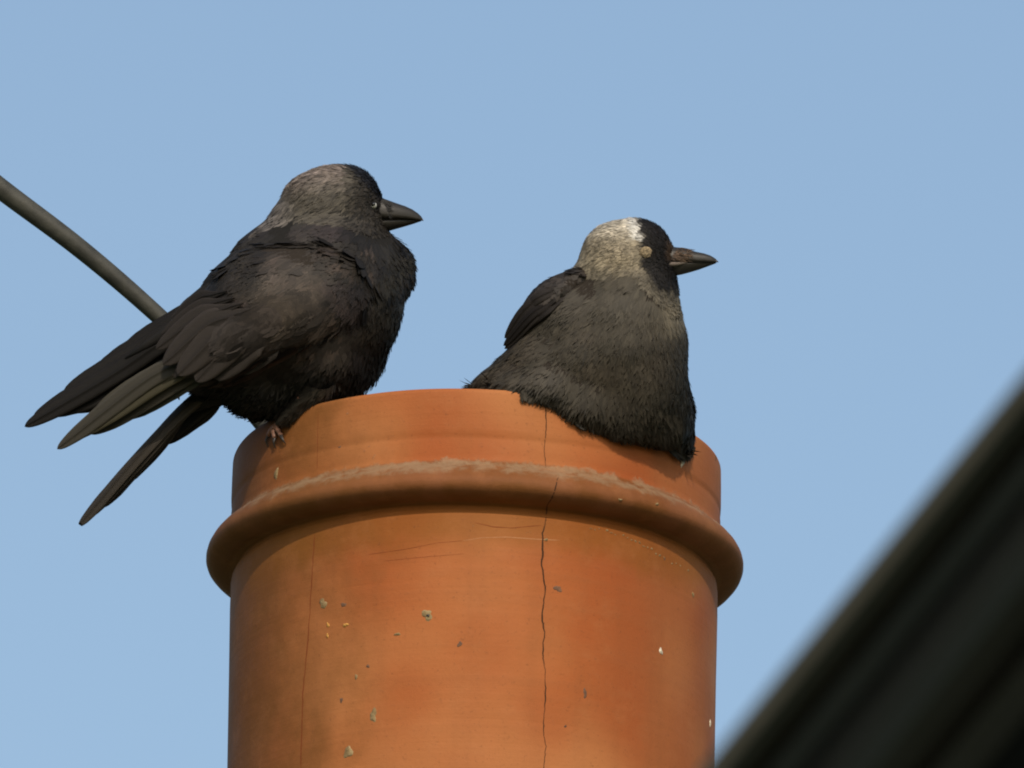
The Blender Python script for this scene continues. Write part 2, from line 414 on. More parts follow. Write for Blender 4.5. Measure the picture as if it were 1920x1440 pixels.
# ------------------------------------------------------------ blurred roof edge in front
def roof_edge():
    dist = 4.2
    def Q(x, y, dd): # pixel at absolute distance
        d = fwd + rgt * ((x - 960) * PX / D) + upv * ((720 - y) * PX / D)
        return CAM + d * dd
    root = thing('roof_edge', 'dark out-of-focus roof edge crossing the bottom right corner', 'roof', Q(1650, 1200, dist))
    e = Vector((0.632, -0.775))                 # along the edge in the picture (x right, y down)
    p = Vector((0.775, 0.632))                  # across, towards the lower right corner
    base = Vector((1326, 1428))
    def pt(al, ac, dp):
        q = base + e * al + p * ac
        return Q(q.x, q.y, dist + dp)
    def strip(name, profile, mat):
        V, F = [], []
        m = len(profile); al = [-700, 0, 500, 1000, 1700]
        for a in al:
            for (ac, dp) in profile: V.append(pt(a, ac, dp))
        for i in range(len(al) - 1):
            for k in range(m):
                k2 = (k + 1) % m
                F.append((i * m + k, i * m + k2, (i + 1) * m + k2, (i + 1) * m + k))
        F.append(tuple(range(m))[::-1]); F.append(tuple((len(al) - 1) * m + k for k in range(m)))
        return mesh_obj(name, V, F, mat, root, False)
    M_moss = simple_mat('mossy_slate', (0.045, 0.043, 0.031), (0.058, 0.054, 0.04), 30, 0.9, 0.3, 0.002, 0.1)
    M_board = simple_mat('dark_board', (0.035, 0.033, 0.026), (0.045, 0.042, 0.033), 20, 0.8, 0.3, 0.002, 0.1)
    M_gut = simple_mat('grey_gutter', (0.048, 0.05, 0.05), (0.056, 0.058, 0.058), 20, 0.6, 0.2, 0.001, 0.2)
    M_sof = simple_mat('black_soffit', (0.006, 0.006, 0.005), (0.010, 0.009, 0.007), 20, 0.9, 0.2, 0.001, 0.05)
    # slate edge projecting furthest, boards stepping back beneath it
    strip('slate_verge', [(0, 0), (8, -0.012), (30, -0.016), (95, 0.02), (95, 0.05), (0, 0.03)], M_moss)
    strip('barge_board', [(90, 0.012), (100, 0.004), (140, 0.035), (140, 0.10), (90, 0.06)], M_board)
    gp = [(188 + 58 * math.cos(a), 0.07 - 0.011 * math.sin(a)) for a in [math.pi * k / 8 for k in range(9)]]
    gp += [(130, 0.12), (246, 0.12)]
    strip('gutter', gp, M_gut)
    strip('fascia_board', [(240, 0.085), (330, 0.115), (340, 0.105), (410, 0.125), (410, 0.18), (240, 0.16)], M_board)
    strip('soffit', [(396, 0.13), (425, 0.135), (1500, 0.62), (1500, 0.8), (396, 0.3)], M_sof)
roof_edge()

# ------------------------------------------------------------ birds: tools
def bird_body(name, balls, parent, mat=None):
    """one continuous skin grown round overlapping ellipsoids: (x, y, w, rx, ry, rw, tilt)"""
    V, F = [], []
    import bmesh
    bm = bmesh.new()
    for b in balls:
        x, y, w, rx, ry, rw = b[:6]; tl = R(b[6]) if len(b) > 6 else 0
        a1 = VD(math.cos(tl), math.sin(tl), 0); a2 = VD(-math.sin(tl), math.cos(tl), 0); a3 = VD(0, 0, 1)
        M = Matrix((a1 * rx * PX, a2 * ry * PX, a3 * rw * PX)).transposed().to_4x4(); M.translation = P(x, y, w)
        bmesh.ops.create_icosphere(bm, subdivisions=4, radius=1, matrix=M)
    me = bpy.data.meshes.new(name); bm.to_mesh(me); bm.free()
    o = bpy.data.objects.new(name, me); col.objects.link(o)
    r = o.modifiers.new('r', 'REMESH'); r.mode = 'VOXEL'; r.voxel_size = 6.5 * PX
    s = o.modifiers.new('s', 'SMOOTH'); s.iterations = 70; s.factor = 0.5
    bpy.context.view_layer.update()
    ev = o.evaluated_get(bpy.context.evaluated_depsgraph_get())
    m2 = bpy.data.meshes.new_from_object(ev)
    o.modifiers.clear(); o.data = m2; bpy.data.meshes.remove(me); m2.name = name
    m2.shade_smooth(); m2.materials.clear(); m2.materials.append(mat or M_skin)
    attach(o, parent)
    vs = [v.co.copy() for v in m2.vertices]; fs = [tuple(p.vertices) for p in m2.polygons]
    return o, BVHTree.FromPolygons(vs, fs), m2

def sample(me, N):
    nv = len(me.vertices); co = np.empty(nv * 3); me.vertices.foreach_get('co', co); co = co.reshape(-1, 3)
    me.calc_loop_triangles(); nt_ = len(me.loop_triangles); tri = np.empty(nt_ * 3, int); me.loop_triangles.foreach_get('vertices', tri); tri = tri.reshape(-1, 3)
    vn = np.empty(nv * 3); me.vertices.foreach_get('normal', vn); vn = vn.reshape(-1, 3)
    a, b, c = co[tri[:, 0]], co[tri[:, 1]], co[tri[:, 2]]
    ar = np.linalg.norm(np.cross(b - a, c - a), axis=1); cum = np.cumsum(ar / ar.sum())
    t = np.searchsorted(cum, (np.arange(N) + rng.random(N)) / N).clip(0, nt_ - 1)
    u, v = rng.random(N), rng.random(N); f = u + v > 1; u[f], v[f] = 1 - u[f], 1 - v[f]
    p = a[t] + (b[t] - a[t]) * u[:, None] + (c[t] - a[t]) * v[:, None]
    tn = tri[t]; nn = vn[tn[:, 0]] * (1 - u - v)[:, None] + vn[tn[:, 1]] * u[:, None] + vn[tn[:, 2]] * v[:, None]
    nn /= np.linalg.norm(nn, axis=1, keepdims=True)
    return p, nn

def flow(p, guides):
    """guides: (x, y, w, dx, dy, dw): which way feathers lie near that place"""
    G = np.array([tuple(P(*g[:3])) for g in guides]); Dg = np.array([tuple(VD(*g[3:6])) for g in guides])
    d2 = ((p[:, None, :] - G[None]) ** 2).sum(2) / PX ** 2
    wt = 1 / (d2 + 400) ** 1.6
    v = wt @ Dg
    return v / np.linalg.norm(v, axis=1, keepdims=True)

NLc, NWc = 5, 3
def cards(name, parent, p, nrm, dr, length, width, lift, color, mat, droop=0.0, nblend=0.6, tipround=0.5, root=0.0, curv=260.0):
    """small contour feathers, each a cambered blade of its own"""
    n = len(p)
    tg = dr - (dr * nrm).sum(1)[:, None] * nrm; tg /= (np.linalg.norm(tg, axis=1, keepdims=True) + 1e-9)
    sd_ = np.cross(nrm, tg)
    s = np.linspace(0, 1, NLc); tt = np.linspace(-1, 1, NWc)
    wprof = np.array([0.55, 0.95, 1.0, 0.78, 0.0 + 0.22 * tipround * 2])
    verts = np.empty((n, NLc, NWc, 3)); curve = rng.normal(0, 0.07, n)
    roll = rng.normal(0, 0.09, n)
    for i in range(NLc):
        for j in range(NWc):
            back = 0.10 * (tt[j] ** 2) * (i / (NLc - 1)) * 1.6
            along = (s[i] - back) * length
            side = tt[j] * wprof[i] * width * 0.5 + curve * (s[i] ** 2) * length
            up = lift * (s[i] ** 1.3) - (tt[j] ** 2) * width * 0.07 - (s[i] * length) ** 2 * 0.5 / (curv * PX) + roll * tt[j] * width * 0.5 * s[i] + root
            verts[:, i, j, :] = p + tg * along[:, None] + sd_ * side[:, None] + nrm * up[:, None]
    if np.any(droop):
        verts[..., 2] -= (np.asarray(droop) * np.ones(n))[:, None, None] * (s ** 2)[None, :, None]
    V = verts.reshape(-1, 3)
    base = (np.arange(n) * NLc * NWc)[:, None]
    q = []
    for i in range(NLc - 1):
        for j in range(NWc - 1):
            a = i * NWc + j; q.append([a, a + NWc, a + NWc + 1, a + 1])
    q = np.array(q); Q = (base[:, :, None] + q[None]).reshape(-1, 4)
    me = bpy.data.meshes.new(name)
    me.vertices.add(len(V)); me.vertices.foreach_set('co', V.ravel())
    me.loops.add(Q.size); me.loops.foreach_set('vertex_index', Q.ravel().astype(np.int32))
    me.polygons.add(len(Q)); me.polygons.foreach_set('loop_start', (np.arange(len(Q)) * 4).astype(np.int32))
    me.polygons.foreach_set('loop_total', np.full(len(Q), 4, np.int32))
    me.update(calc_edges=True); me.validate(); me.shade_smooth()
    at = me.attributes.new('plumage', 'FLOAT_COLOR', 'POINT')
    cc = np.repeat(np.concatenate([color, np.ones((n, 1))], 1)[:, None, :], NLc * NWc, 1)
    at.data.foreach_set('color', cc.ravel())
    uv = me.uv_layers.new(name='barbs')
    uu = np.zeros((n, NLc, NWc, 2)); uu[..., 0] = (tt[None, None, :] * 0.5) + rng.random(n)[:, None, None] * 50; uu[..., 1] = s[None, :, None] + rng.random(n)[:, None, None] * 50
    uu = uu.reshape(-1, 2)[Q.ravel()]; uv.data.foreach_set('uv', uu.ravel())
    vn = np.empty(len(V) * 3); me.vertices.foreach_get('normal', vn); vn = vn.reshape(-1, 3)
    sn = np.repeat(nrm, NLc * NWc, 0)
    flip = (vn * sn).sum(1) < 0; vn[flip] *= -1
    cn = vn * (1 - nblend) + sn * nblend; cn /= np.linalg.norm(cn, axis=1, keepdims=True)
    me.normals_split_custom_set_from_vertices(cn.tolist())
    me.materials.append(mat)
    o = bpy.data.objects.new(name, me); col.objects.link(o); attach(o, parent); o['kind'] = 'stuff'
    return o

def quill(name, parent, spine, wid, up, color, seed=0, camber=0.22, tip=0.35, fray=0.0, th=1.2, notch=0, base=0.55, asym=0.0):
    """one long flight or tail feather with shaft ridge, cambered vanes and thickness; spine = world points"""
    rd = random.Random(seed)
    N = 26; cs = [Vector(c) for c in catmull([tuple(q) for q in spine], N, True)]
    T = [-1, -0.72, -0.4, -0.07, 0, 0.07, 0.4, 0.72, 1]
    V, F = [], []
    for lay in (0, 1):
        for i, c in enumerate(cs):
            s = math.sin(i / (N - 1) * math.pi / 2) ** 1.15; t = (cs[min(i + 1, N - 1)] - cs[max(i - 1, 0)]).normalized()
            sd_ = t.cross(up).normalized(); nn = sd_.cross(t).normalized()
            prof_w = min(1, base + s * 1.6) * max(0.06, math.sqrt(max(0, 1 - max(0, (s - (1 - tip)) / tip) ** 2.2)))
            for j, a in enumerate(T):
                k = prof_w * (1 + (rd.uniform(-.02, .02) if abs(a) == 1 else 0))
                ww = wid * (1 - asym if a > 0 else 1 + asym)
                if fray and s > 0.86 and lay == 0: pass
                fr = 0
                off = a * ww * k
                hgt = -(a * a) * camber * ww * k + (1.3 if a == 0 else 0)
                bk = 0.12 * abs(a) * ww * 0.5
                V.append(c + (sd_ * off + nn * (hgt - lay * th) - t * bk) * PX)
    nT = len(T)
    if fray:
        for j in range(nT):
            for ii in (N - 1, N - 2):
                f_ = rd.uniform(0, fray) * (1 if ii == N - 1 else 0.4)
                tt_ = (cs[-1] - cs[-2]).normalized()
                for lay in (0, 1): V[lay * N * nT + ii * nT + j] = V[lay * N * nT + ii * nT + j] - tt_ * f_ * PX
    for lay in (0, 1):
        b = lay * N * nT
        for i in range(N - 1):
            for j in range(nT - 1):
                q = (b + i * nT + j, b + i * nT + j + 1, b + (i + 1) * nT + j + 1, b + (i + 1) * nT + j)
                F.append(q if lay == 0 else q[::-1])
    b = N * nT
    for i in range(N - 1):
        F.append((i * nT, (i + 1) * nT, b + (i + 1) * nT, b + i * nT)); j = nT - 1
        F.append((i * nT + j, b + i * nT + j, b + (i + 1) * nT + j, (i + 1) * nT + j))
    for j in range(nT - 1):
        F.append((j, b + j, b + j + 1, j + 1)); k = (N - 1) * nT + j
        F.append((k, k + 1, b + k + 1, b + k))
    o = mesh_obj(name, V, F, M_flight, parent)
    me = o.data
    at = me.attributes.new('plumage', 'FLOAT_COLOR', 'POINT')
    rim_ = []
    for idx in range(len(V)):
        j = idx % nT; e = abs(T[j]); g = 1 + 0.35 * (e > 0.9) - (0.35 if 0.05 < e < 0.1 else 0)
        rim_ += [color[0] * g, color[1] * g, color[2] * g, 1]
    at.data.foreach_set('color', rim_)
    uv = me.uv_layers.new(name='barbs'); vi = np.empty(len(me.loops), np.int32); me.loops.foreach_get('vertex_index', vi)
    jj = vi % nT; ii = (vi % (N * nT)) // nT
    Ta = np.array(T)[jj]; sa = np.sin(ii / (N - 1) * math.pi / 2) ** 1.15
    L = sum((cs[i + 1] - cs[i]).length for i in range(N - 1)) / PX
    # barbs run obliquely from the shaft to the edge
    u_ = (sa * L / 26 - np.abs(Ta) * 0.9) + seed; v_ = np.abs(Ta) * 0.5 + seed * 1.7
    uv.data.foreach_set('uv', np.stack([u_, v_], 1).ravel())
    return o

def mandible(name, parent, rows, w0, mat, lower=False, n=14):
    """rows: (x, y_ridge, y_gape, half depth, dw): half-round section from ridge to gape"""
    V, F = [], []
    for (x, ya, yb, hd, dw) in rows:
        for k in range(n + 1):
            a = math.pi * k / n                           # 0..pi over the ridge
            sy = math.sin(a) ** 0.8; yy = yb + (ya - yb) * sy
            V.append(P(x, yy, w0 + dw + hd * math.cos(a)))
        for k in range(1, n):                             # flat side, slightly hollow
            a = k / n; V.append(P(x, yb + (ya - yb) * 0.08, w0 + dw - hd + 2 * hd * a))
    m = 2 * n
    for i in range(len(rows) - 1):
        for k in range(m): F.append((i * m + k, i * m + (k + 1) % m, (i + 1) * m + (k + 1) % m, (i + 1) * m + k))
    F.append(tuple(range(m))); F.append(tuple((len(rows) - 1) * m + k for k in range(m))[::-1])
    return mesh_obj(name, V, F, mat, parent)

def ellipsoid(name, parent, x, y, w, rx, ry, rw, mat, tilt=0, bump=0.0, seed=0):
    V, F = [], []; rd = random.Random(seed); nu, nv_ = 20, 12; tl = R(tilt)
    a1 = VD(math.cos(tl), math.sin(tl), 0); a2 = VD(-math.sin(tl), math.cos(tl), 0); a3 = VD(0, 0, 1); c = P(x, y, w)
    for j in range(nv_ + 1):
        ph = math.pi * j / nv_
        for i in range(nu):
            th = 2 * math.pi * i / nu; k = 1 + (rd.uniform(-bump, bump) if 0 < j < nv_ else 0)
            V.append(c + (a1 * rx * math.sin(ph) * math.cos(th) + a2 * ry * math.sin(ph) * math.sin(th) + a3 * rw * math.cos(ph)) * PX * k)
    for j in range(nv_):
        for i in range(nu): F.append((j * nu + i, j * nu + (i + 1) % nu, (j + 1) * nu + (i + 1) % nu, (j + 1) * nu + i))
    return mesh_obj(name, V, F, mat, parent)

def sstep(a, b, x): t = np.clip((x - a) / (b - a), 0, 1); return t * t * (3 - 2 * t)
def hit(bvh, x, y):
    h, nr, _, _ = bvh.ray_cast(CAM, ray(x, y)); return h, nr
def wof(pt): return (D - (pt - CAM).dot(fwd)) / PX
def lerpc(c, k, d):
    return c * (1 - k[:, None]) + np.array(d)[None] * k[:, None]
def clump(p, sc_, seed):
    """smooth value noise in -1..1, for tone patches in plumage"""
    r2 = np.random.default_rng(seed); v = np.zeros(len(p))
    for _ in range(10):
        k = r2.normal(0, 1, 3); k = k / np.linalg.norm(k) * (2 * math.pi / (sc_ * PX)) * r2.uniform(0.6, 1.6)
        v += np.sin(p @ k + r2.uniform(0, 6.28))
    return v / 3.2
def inpoly(x, y, poly):
    r_ = np.zeros(len(x), bool); n = len(poly)
    for i in range(n):
        x1, y1 = poly[i]; x2, y2 = poly[(i + 1) % n]
        c = ((y1 > y) != (y2 > y)) & (x < (x2 - x1) * (y - y1) / (y2 - y1 + 1e-9) + x1); r_ ^= c
    return r_

def wing_shell(name, parent, bvh, poly, bulge, step=8, edge=40, mat=None):
    """the folded wing as a thick shell lying on the body, thinning to its border"""
    xs = np.arange(min(a for a, b in poly), max(a for a, b in poly) + step, step); ys = np.arange(min(b for a, b in poly), max(b for a, b in poly) + step, step)
    idx = {}; V, F = [], []
    def dist(x, y):
        d = 1e9
        for i in range(len(poly)):
            (x1, y1), (x2, y2) = poly[i], poly[(i + 1) % len(poly)]
            t = max(0, min(1, ((x - x1) * (x2 - x1) + (y - y1) * (y2 - y1)) / ((x2 - x1) ** 2 + (y2 - y1) ** 2)))
            d = min(d, math.hypot(x - x1 - t * (x2 - x1), y - y1 - t * (y2 - y1)))
        return d
    for i, x in enumerate(xs):
        for j, y in enumerate(ys):
            if not inpoly(np.array([x]), np.array([y]), poly)[0]: continue
            h, nr = hit(bvh, x, y)
            if h is None: continue
            idx[i, j] = len(V) // 2
            k = min(1, dist(x, y) / edge); k = math.sin(k * math.pi / 2)
            k *= min(1, max(0, nr.dot((CAM - h).normalized())) * 2.2)
            V += [h + nr * ((bulge + 7) * k - 7) * PX, h - nr * 14 * PX]
    edges = {}
    for (i, j), a in idx.items():
        if (i + 1, j) in idx and (i, j + 1) in idx and (i + 1, j + 1) in idx:
            b, c, d = idx[i + 1, j], idx[i + 1, j + 1], idx[i, j + 1]
            F.append((2 * a, 2 * d, 2 * c, 2 * b)); F.append((2 * a + 1, 2 * b + 1, 2 * c + 1, 2 * d + 1))
            for e in ((a, b), (b, c), (c, d), (d, a)):
                edges[e] = 1
    for (a, b) in edges:
        if (b, a) not in edges: F.append((2 * a, 2 * b, 2 * b + 1, 2 * a + 1))
    o = mesh_obj(name, V, F, mat or M_wing, parent)
    return o, BVHTree.FromPolygons(V, F)
def front_sample(me, N, fac=0.05):
    p, nn = sample(me, N); v = CAMN - p; v /= np.linalg.norm(v, axis=1, keepdims=True)
    k = (v * nn).sum(1) > fac
    return p[k], nn[k]

# ------------------------------------------------------------ left jackdaw
def left_bird():
    root = thing('jackdaw', 'black jackdaw at the left with open pale eye, back turned, tail hanging off the rim', 'bird', P(530, 800, 240), 'jackdaws perched on the chimney pot')
    balls = [
        (600, 555, 215, 158, 158, 130), (535, 580, 235, 148, 142, 135), (535, 512, 215, 104, 104, 100), (484, 562, 228, 104, 98, 100), (425, 618, 238, 99, 92, 92), (600, 480, 215, 90, 70, 90), (668, 520, 200, 100, 92, 88), (703, 508, 190, 75, 76, 70),
        (595, 655, 225, 112, 112, 105), (640, 640, 205, 88, 105, 85), (610, 690, 225, 82, 72, 75), (470, 628, 250, 122, 86, 110, -36), (395, 655, 255, 100, 56, 85, -36),
        (500, 720, 235, 78, 60, 65, -10), (420, 705, 248, 60, 36, 50, -25), (560, 735, 235, 60, 48, 50),
        (600, 394, 200, 76, 79, 68), (586, 428, 205, 72, 70, 70), (562, 414, 205, 60, 52, 60), (627, 384, 195, 75, 78, 62), (652, 373, 190, 65, 66, 52), (660, 430, 195, 62, 60, 60), (690, 400, 190, 34, 38, 34), (704, 398, 191, 27, 33, 26),
    ]
    body_o, bvh, me = bird_body('body', balls, root)
    guides = [
        (715, 395, 200, -1, 0.1, 0), (650, 310, 200, -1, .15, 0), (580, 335, 200, -.7, .7, 0), (530, 390, 210, -.4, .9, 0), (640, 400, 260, -.8, .6, 0),
        (690, 430, 230, -.3, 1, 0), (620, 440, 270, -.75, .6, 0), (550, 450, 300, -.8, .6, 0), (640, 500, 310, -.8, .5, 0), (450, 500, 300, -.7, .7, 0),
        (560, 580, 360, -.85, .5, 0), (430, 640, 350, -.8, .6, 0), (380, 580, 270, -.75, .65, 0), (320, 680, 280, -.8, .6, 0),
        (740, 470, 230, .15, 1, 0), (775, 520, 190, -.1, 1, 0), (740, 600, 200, -.25, 1, 0), (690, 560, 290, -.3, 1, 0), (680, 680, 230, -.45, .95, 0),
        (600, 690, 310, -.45, .9, 0), (540, 740, 290, -.5, .85, 0), (450, 740, 280, -.85, .6, 0), (640, 620, 300, -.4, .9, 0),
        (700, 520, 120, 0, 1, 0), (600, 560, 80, -.7, .7, 0), (450, 620, 130, -.8, .6, 0)]
    def tone(p, x, y, w_):
        n = len(p)
        c = np.tile([[0.020, 0.0165, 0.0128]], (n, 1))
        br = sstep(-.2, .9, clump(p, 150, 3)); c = lerpc(c, br * 0.8 * sstep(440, 500, y), (0.052, 0.039, 0.029))
        bl = sstep(.25, 1.1, clump(p, 42, 12)) * inpoly(x, y, [(540, 470), (700, 450), (710, 560), (660, 660), (520, 660), (440, 600)]); c = lerpc(c, bl * .6, (0.070, 0.050, 0.038))  # warm highlights on the back, painted into the plumage as blotches
        pu = sstep(0, .9, clump(p, 110, 8)); c = lerpc(c, pu * 0.5, (0.038, 0.027, 0.028))
        # bronze-purple gloss patch of the folded wing
        wg = inpoly(x, y, [(290, 640), (420, 560), (520, 580), (560, 640), (480, 700), (340, 720)]) & (w_ > 250)
        c = lerpc(c, wg * 0.7, (0.044, 0.034, 0.029))
        # black underparts
        be = sstep(640, 720, y + 0.25 * (x - 560)) * (x > 430) * 1.0; c = lerpc(c, np.clip(be, 0, 1) * .9, (0.009, 0.0078, 0.0062))
        brst = sstep(690, 740, x) * (y > 440); c = lerpc(c, brst * 0.6, (0.016, 0.0145, 0.010))
        # silver-grey nape and cheeks, black cap and face
        hd = 1 - sstep(398, 416, y + 0.10 * (x - 600) - 12 * np.sin(x * 0.03)); hd = hd * (x > 490)
        hd2 = inpoly(x, y, [(500, 430), (500, 300), (740, 300), (740, 440), (700, 440), (640, 420), (560, 410)])
        hd = np.maximum(hd, hd2 * 0.9)
        c = lerpc(c, hd, (0.064, 0.056, 0.044))
        top = hd * sstep(360, 310, y) * (x < 660); c = lerpc(c, top * 0.75, (0.21, 0.17, 0.15))  # rim light on crown and back of head, painted as paler plumage
        back = hd * sstep(575, 515, x); c = lerpc(c, back * 0.5, (0.16, 0.14, 0.13))
        face = hd * sstep(645, 682, x + 0.25 * (y - 380)) ; c = lerpc(c, face * 0.95, (0.023, 0.019, 0.015))
        cap = hd * sstep(-6, 6, x - (656 + (y - 305) * 0.86)) * (y < 385); c = lerpc(c, cap, (0.010, 0.0105, 0.014))
        return c, hd
    def streak(p, x, y):
        return .5 * np.sin((.75 * x + .62 * y) / 2.6 + 2.4 * clump(p, 34, 91)) + .25 * np.sin((.75 * x + .62 * y) / 1.5 + 3 * clump(p, 26, 92))
    def mottle(p, c):
        return c * np.array([[.80, .82, .86]]) * (1 + .34 * clump(p, 70, 61) + .20 * clump(p, 26, 62)).clip(.35, 1.9)[:, None]
    # body coverts
    p, nn = sample(me, 15000); x, y, w_ = unproj(p); dr = flow(p, guides)
    c, hd = tone(p, x, y, w_)
    keep = hd < 0.5; p, nn, dr, c, x, y, w_ = (a[keep] for a in (p, nn, dr, c, x, y, w_))
    n = len(p); c = mottle(p, c) * (1 + rng.normal(0, .15, (n, 1)).clip(-.4, .5))
    fluff = sstep(600, 700, y + 0.35 * (x - 600))
    slk = sstep(700, 620, x) * (1 - fluff)
    ln = (36 - 4 * fluff + 8 * slk) * PX * rng.uniform(.8, 1.25, n); wd = (20 - 12 * fluff + 9 * slk) * PX * rng.uniform(.8, 1.2, n)
    lf = (1.4 + 5 * fluff + 2.0 * sstep(700, 750, x) * sstep(470, 540, y)) * PX * rng.uniform(.5, 1.5, n)
    dr = dr + rng.normal(0, .10, (n, 3)) + (rng.normal(0, .14, (n, 3)) * fluff[:, None])
    cards('body_plumage', root, p, nn, dr, ln, wd, lf, c, M_feath, nblend=0.86)
    # head: fine streaks
    p, nn = sample(me, 60000); x, y, w_ = unproj(p); dr = flow(p, guides); c, hd = tone(p, x, y, w_)
    keep = (hd > .3) & (np.hypot(x - 701, y - 384) > 10); p, nn, dr, c, x, y = (a[keep] for a in (p, nn, dr, c, x, y))
    n = len(p); st = clump(p, 15, 21); c = c * (1 + 0.22 * st[:, None] + .55 * streak(p, x, y)[:, None] + rng.normal(0, .20, (n, 1))).clip(.25, 2.1)
    cards('head_plumage', root, p, nn, dr + rng.normal(0, .13, (n, 3)), (30 - 17 * sstep(650, 700, x)) * PX * rng.uniform(.7, 1.3, n), 4.2 * PX * rng.uniform(.7, 1.3, n),
          2.2 * PX * rng.uniform(.3, 1.8, n), c, M_feath, nblend=0.65, curv=130)
    # loose belly and vent fluff hanging round the foot
    p, nn = sample(me, 26000); x, y, w_ = unproj(p)
    keep = ((y > 715) & (x > 400) & (x < 700)) | ((x > 690) & (y > 560)) & (rng.random(len(x)) < .5) | ((x > 735) & (y > 440) & (rng.random(len(x)) < .5))
    p, nn = p[keep], nn[keep]; x, y = x[keep], y[keep]; n = len(p); dr = flow(p, guides) + rng.normal(0, .22, (n, 3))
    c = np.tile([[0.013, 0.0112, 0.009]], (n, 1)) * rng.uniform(.5, 2.0, (n, 1))
    cards('belly_fluff', root, p, nn, dr, 34 * PX * rng.uniform(.5, 1.3, n) * np.where(x > 690, .8, 1), 3.6 * PX * rng.uniform(.6, 1.4, n), np.where(x > 690, 4, 10) * PX * rng.uniform(0, 1.6, n), c, M_feath, nblend=.5, tipround=.1)

    def lay(pts, off):
        """spine given in pixels; points with w=None rest on the body"""
        out = []
        for (x, y, w_) in pts:
            if w_ is None:
                h, nr = hit(bvh, x, y); out.append(h + nr * off * PX)
            else: out.append(P(x, y, w_))
        return out
    # far (left) wing: dark primaries reaching furthest left
    far = mesh_obj('wing', *tube([P(430, 560, 215), P(360, 595, 205), P(280, 645, 200), P(235, 672, 198)], [20 * PX, 16 * PX, 9 * PX, 2 * PX], 12), M_skin, root)
    upn = VD(.25, -.45, .85)
    DK = (0.009, 0.0078, 0.0068)
    for i, (rx, ry, mx, my, tx, ty, wd) in enumerate([(380, 600, 215, 700, 46, 800, 20), (390, 598, 225, 690, 62, 782, 20), (385, 615, 240, 712, 88, 778, 24), (390, 622, 262, 715, 120, 768, 27), (395, 590, 255, 664, 118, 738, 24), (400, 575, 278, 640, 175, 702, 24), (400, 570, 310, 612, 225, 664, 22)]):
        quill('flight_feather', far, [P(rx, ry, 212 - i * 3), P((rx + mx) / 2 - 2, (ry + my) / 2 - 4, 208 - i * 3), P(mx, my, 200 - i * 3), P(tx, ty, 190 - i * 3)], wd, upn, DK, 10 + i, tip=.24, camber=.1)
    # near (right) wing: shell on the flank, coverts, primaries and secondaries
    nearw, wbvh = wing_shell('wing', root, bvh, [(545, 440), (630, 448), (690, 480), (712, 540), (690, 600), (620, 640), (520, 668), (470, 705), (420, 722), (355, 722), (300, 700), (275, 650), (320, 590), (400, 500), (470, 450)], 9, 8, 70)
    upn2 = VD(-.12, -.32, .94)
    GR = (0.050, 0.043, 0.034)
    for i, (rx, ry, mx, my, tx, ty, wd, w2) in enumerate([
        (400, 640, 260, 722, 107, 842, 19, 0), (400, 652, 275, 728, 122, 828, 21, 2), (400, 668, 285, 738, 165, 812, 23, -6), (400, 650, 290, 705, 178, 772, 22, 4), (410, 675, 310, 735, 225, 782, 22, -8)]):
        quill('flight_feather', nearw, [P(rx, ry, 318 + w2), P((rx + mx) / 2, (ry + my) / 2, 316 + w2), P(mx, my, 300 + w2), P(tx, ty, 262 + w2)], wd, upn2, tuple(v * random.uniform(.85, 1.12) for v in GR), 30 + i, tip=.24, camber=.08)
    for i, (rx, ry, mx, my, tx, ty, wd, k, of) in enumerate([
        (540, 625, 495, 655, 440, 702, 26, .75, 2), (520, 612, 460, 650, 402, 712, 30, .9, 4), (505, 600, 430, 645, 366, 716, 32, 1.0, 6), (490, 590, 410, 630, 332, 704, 32, 1.0, 8),
        (475, 580, 390, 615, 305, 684, 28, .9, 10), (460, 570, 375, 600, 292, 655, 21, .75, 10), (445, 560, 375, 582, 302, 628, 15, .6, 9), (430, 548, 375, 565, 322, 602, 13, .5, 7)]):
        sp = []
        for (a, b) in ((rx, ry), ((rx + mx) / 2, (ry + my) / 2), (mx, my)):
            h, nr = hit(wbvh, a, b)
            if h is None: h, nr = hit(bvh, a, b)
            sp.append(h + nr * of * PX if h is not None else P(a, b, wof(sp[-1]) - 8))
        sp.append(P(tx, ty, wof(sp[-1]) - 14))
        quill('flight_feather', nearw, sp, wd, upn2, (0.033 * k, 0.027 * k, 0.023 * k), 50 + i, tip=.36, camber=.09, base=.05)
    p, nn = front_sample(nearw.data, 9000); x, y, w_ = unproj(p)
    kp = rng.random(len(x)) < sstep(335, 430, x + .5 * (640 - y)); p, nn, x, y, w_ = (a[kp] for a in (p, nn, x, y, w_))
    c, hd = tone(p, x, y, w_ + 400); n = len(p); c = mottle(p, c) * (1 + rng.normal(0, .13, (n, 1)))
    big = sstep(520, 600, y) * sstep(640, 540, x)
    cards('wing_coverts', nearw, p + nn * ((2.5 * sstep(480, 560, y) + 13 * np.exp(-((x - 492) / 85) ** 2) * sstep(560, 600, y + .35 * (x - 492)))[:, None] * PX), nn, flow(p, guides) + rng.normal(0, .06, (n, 3)), (40 + 22 * big) * PX * rng.uniform(.8, 1.2, n), (26 + 10 * big) * PX * rng.uniform(.8, 1.2, n), 1.0 * PX * rng.uniform(.3, 1.5, n), c, M_feath, nblend=.9)
    # tail
    tl = mesh_obj('tail', *tube([P(470, 700, 240), P(410, 730, 238), P(350, 765, 232)], [36 * PX, 28 * PX, 14 * PX], 12), M_skin, root)
    upt = VD(-.55, -.25, .8)
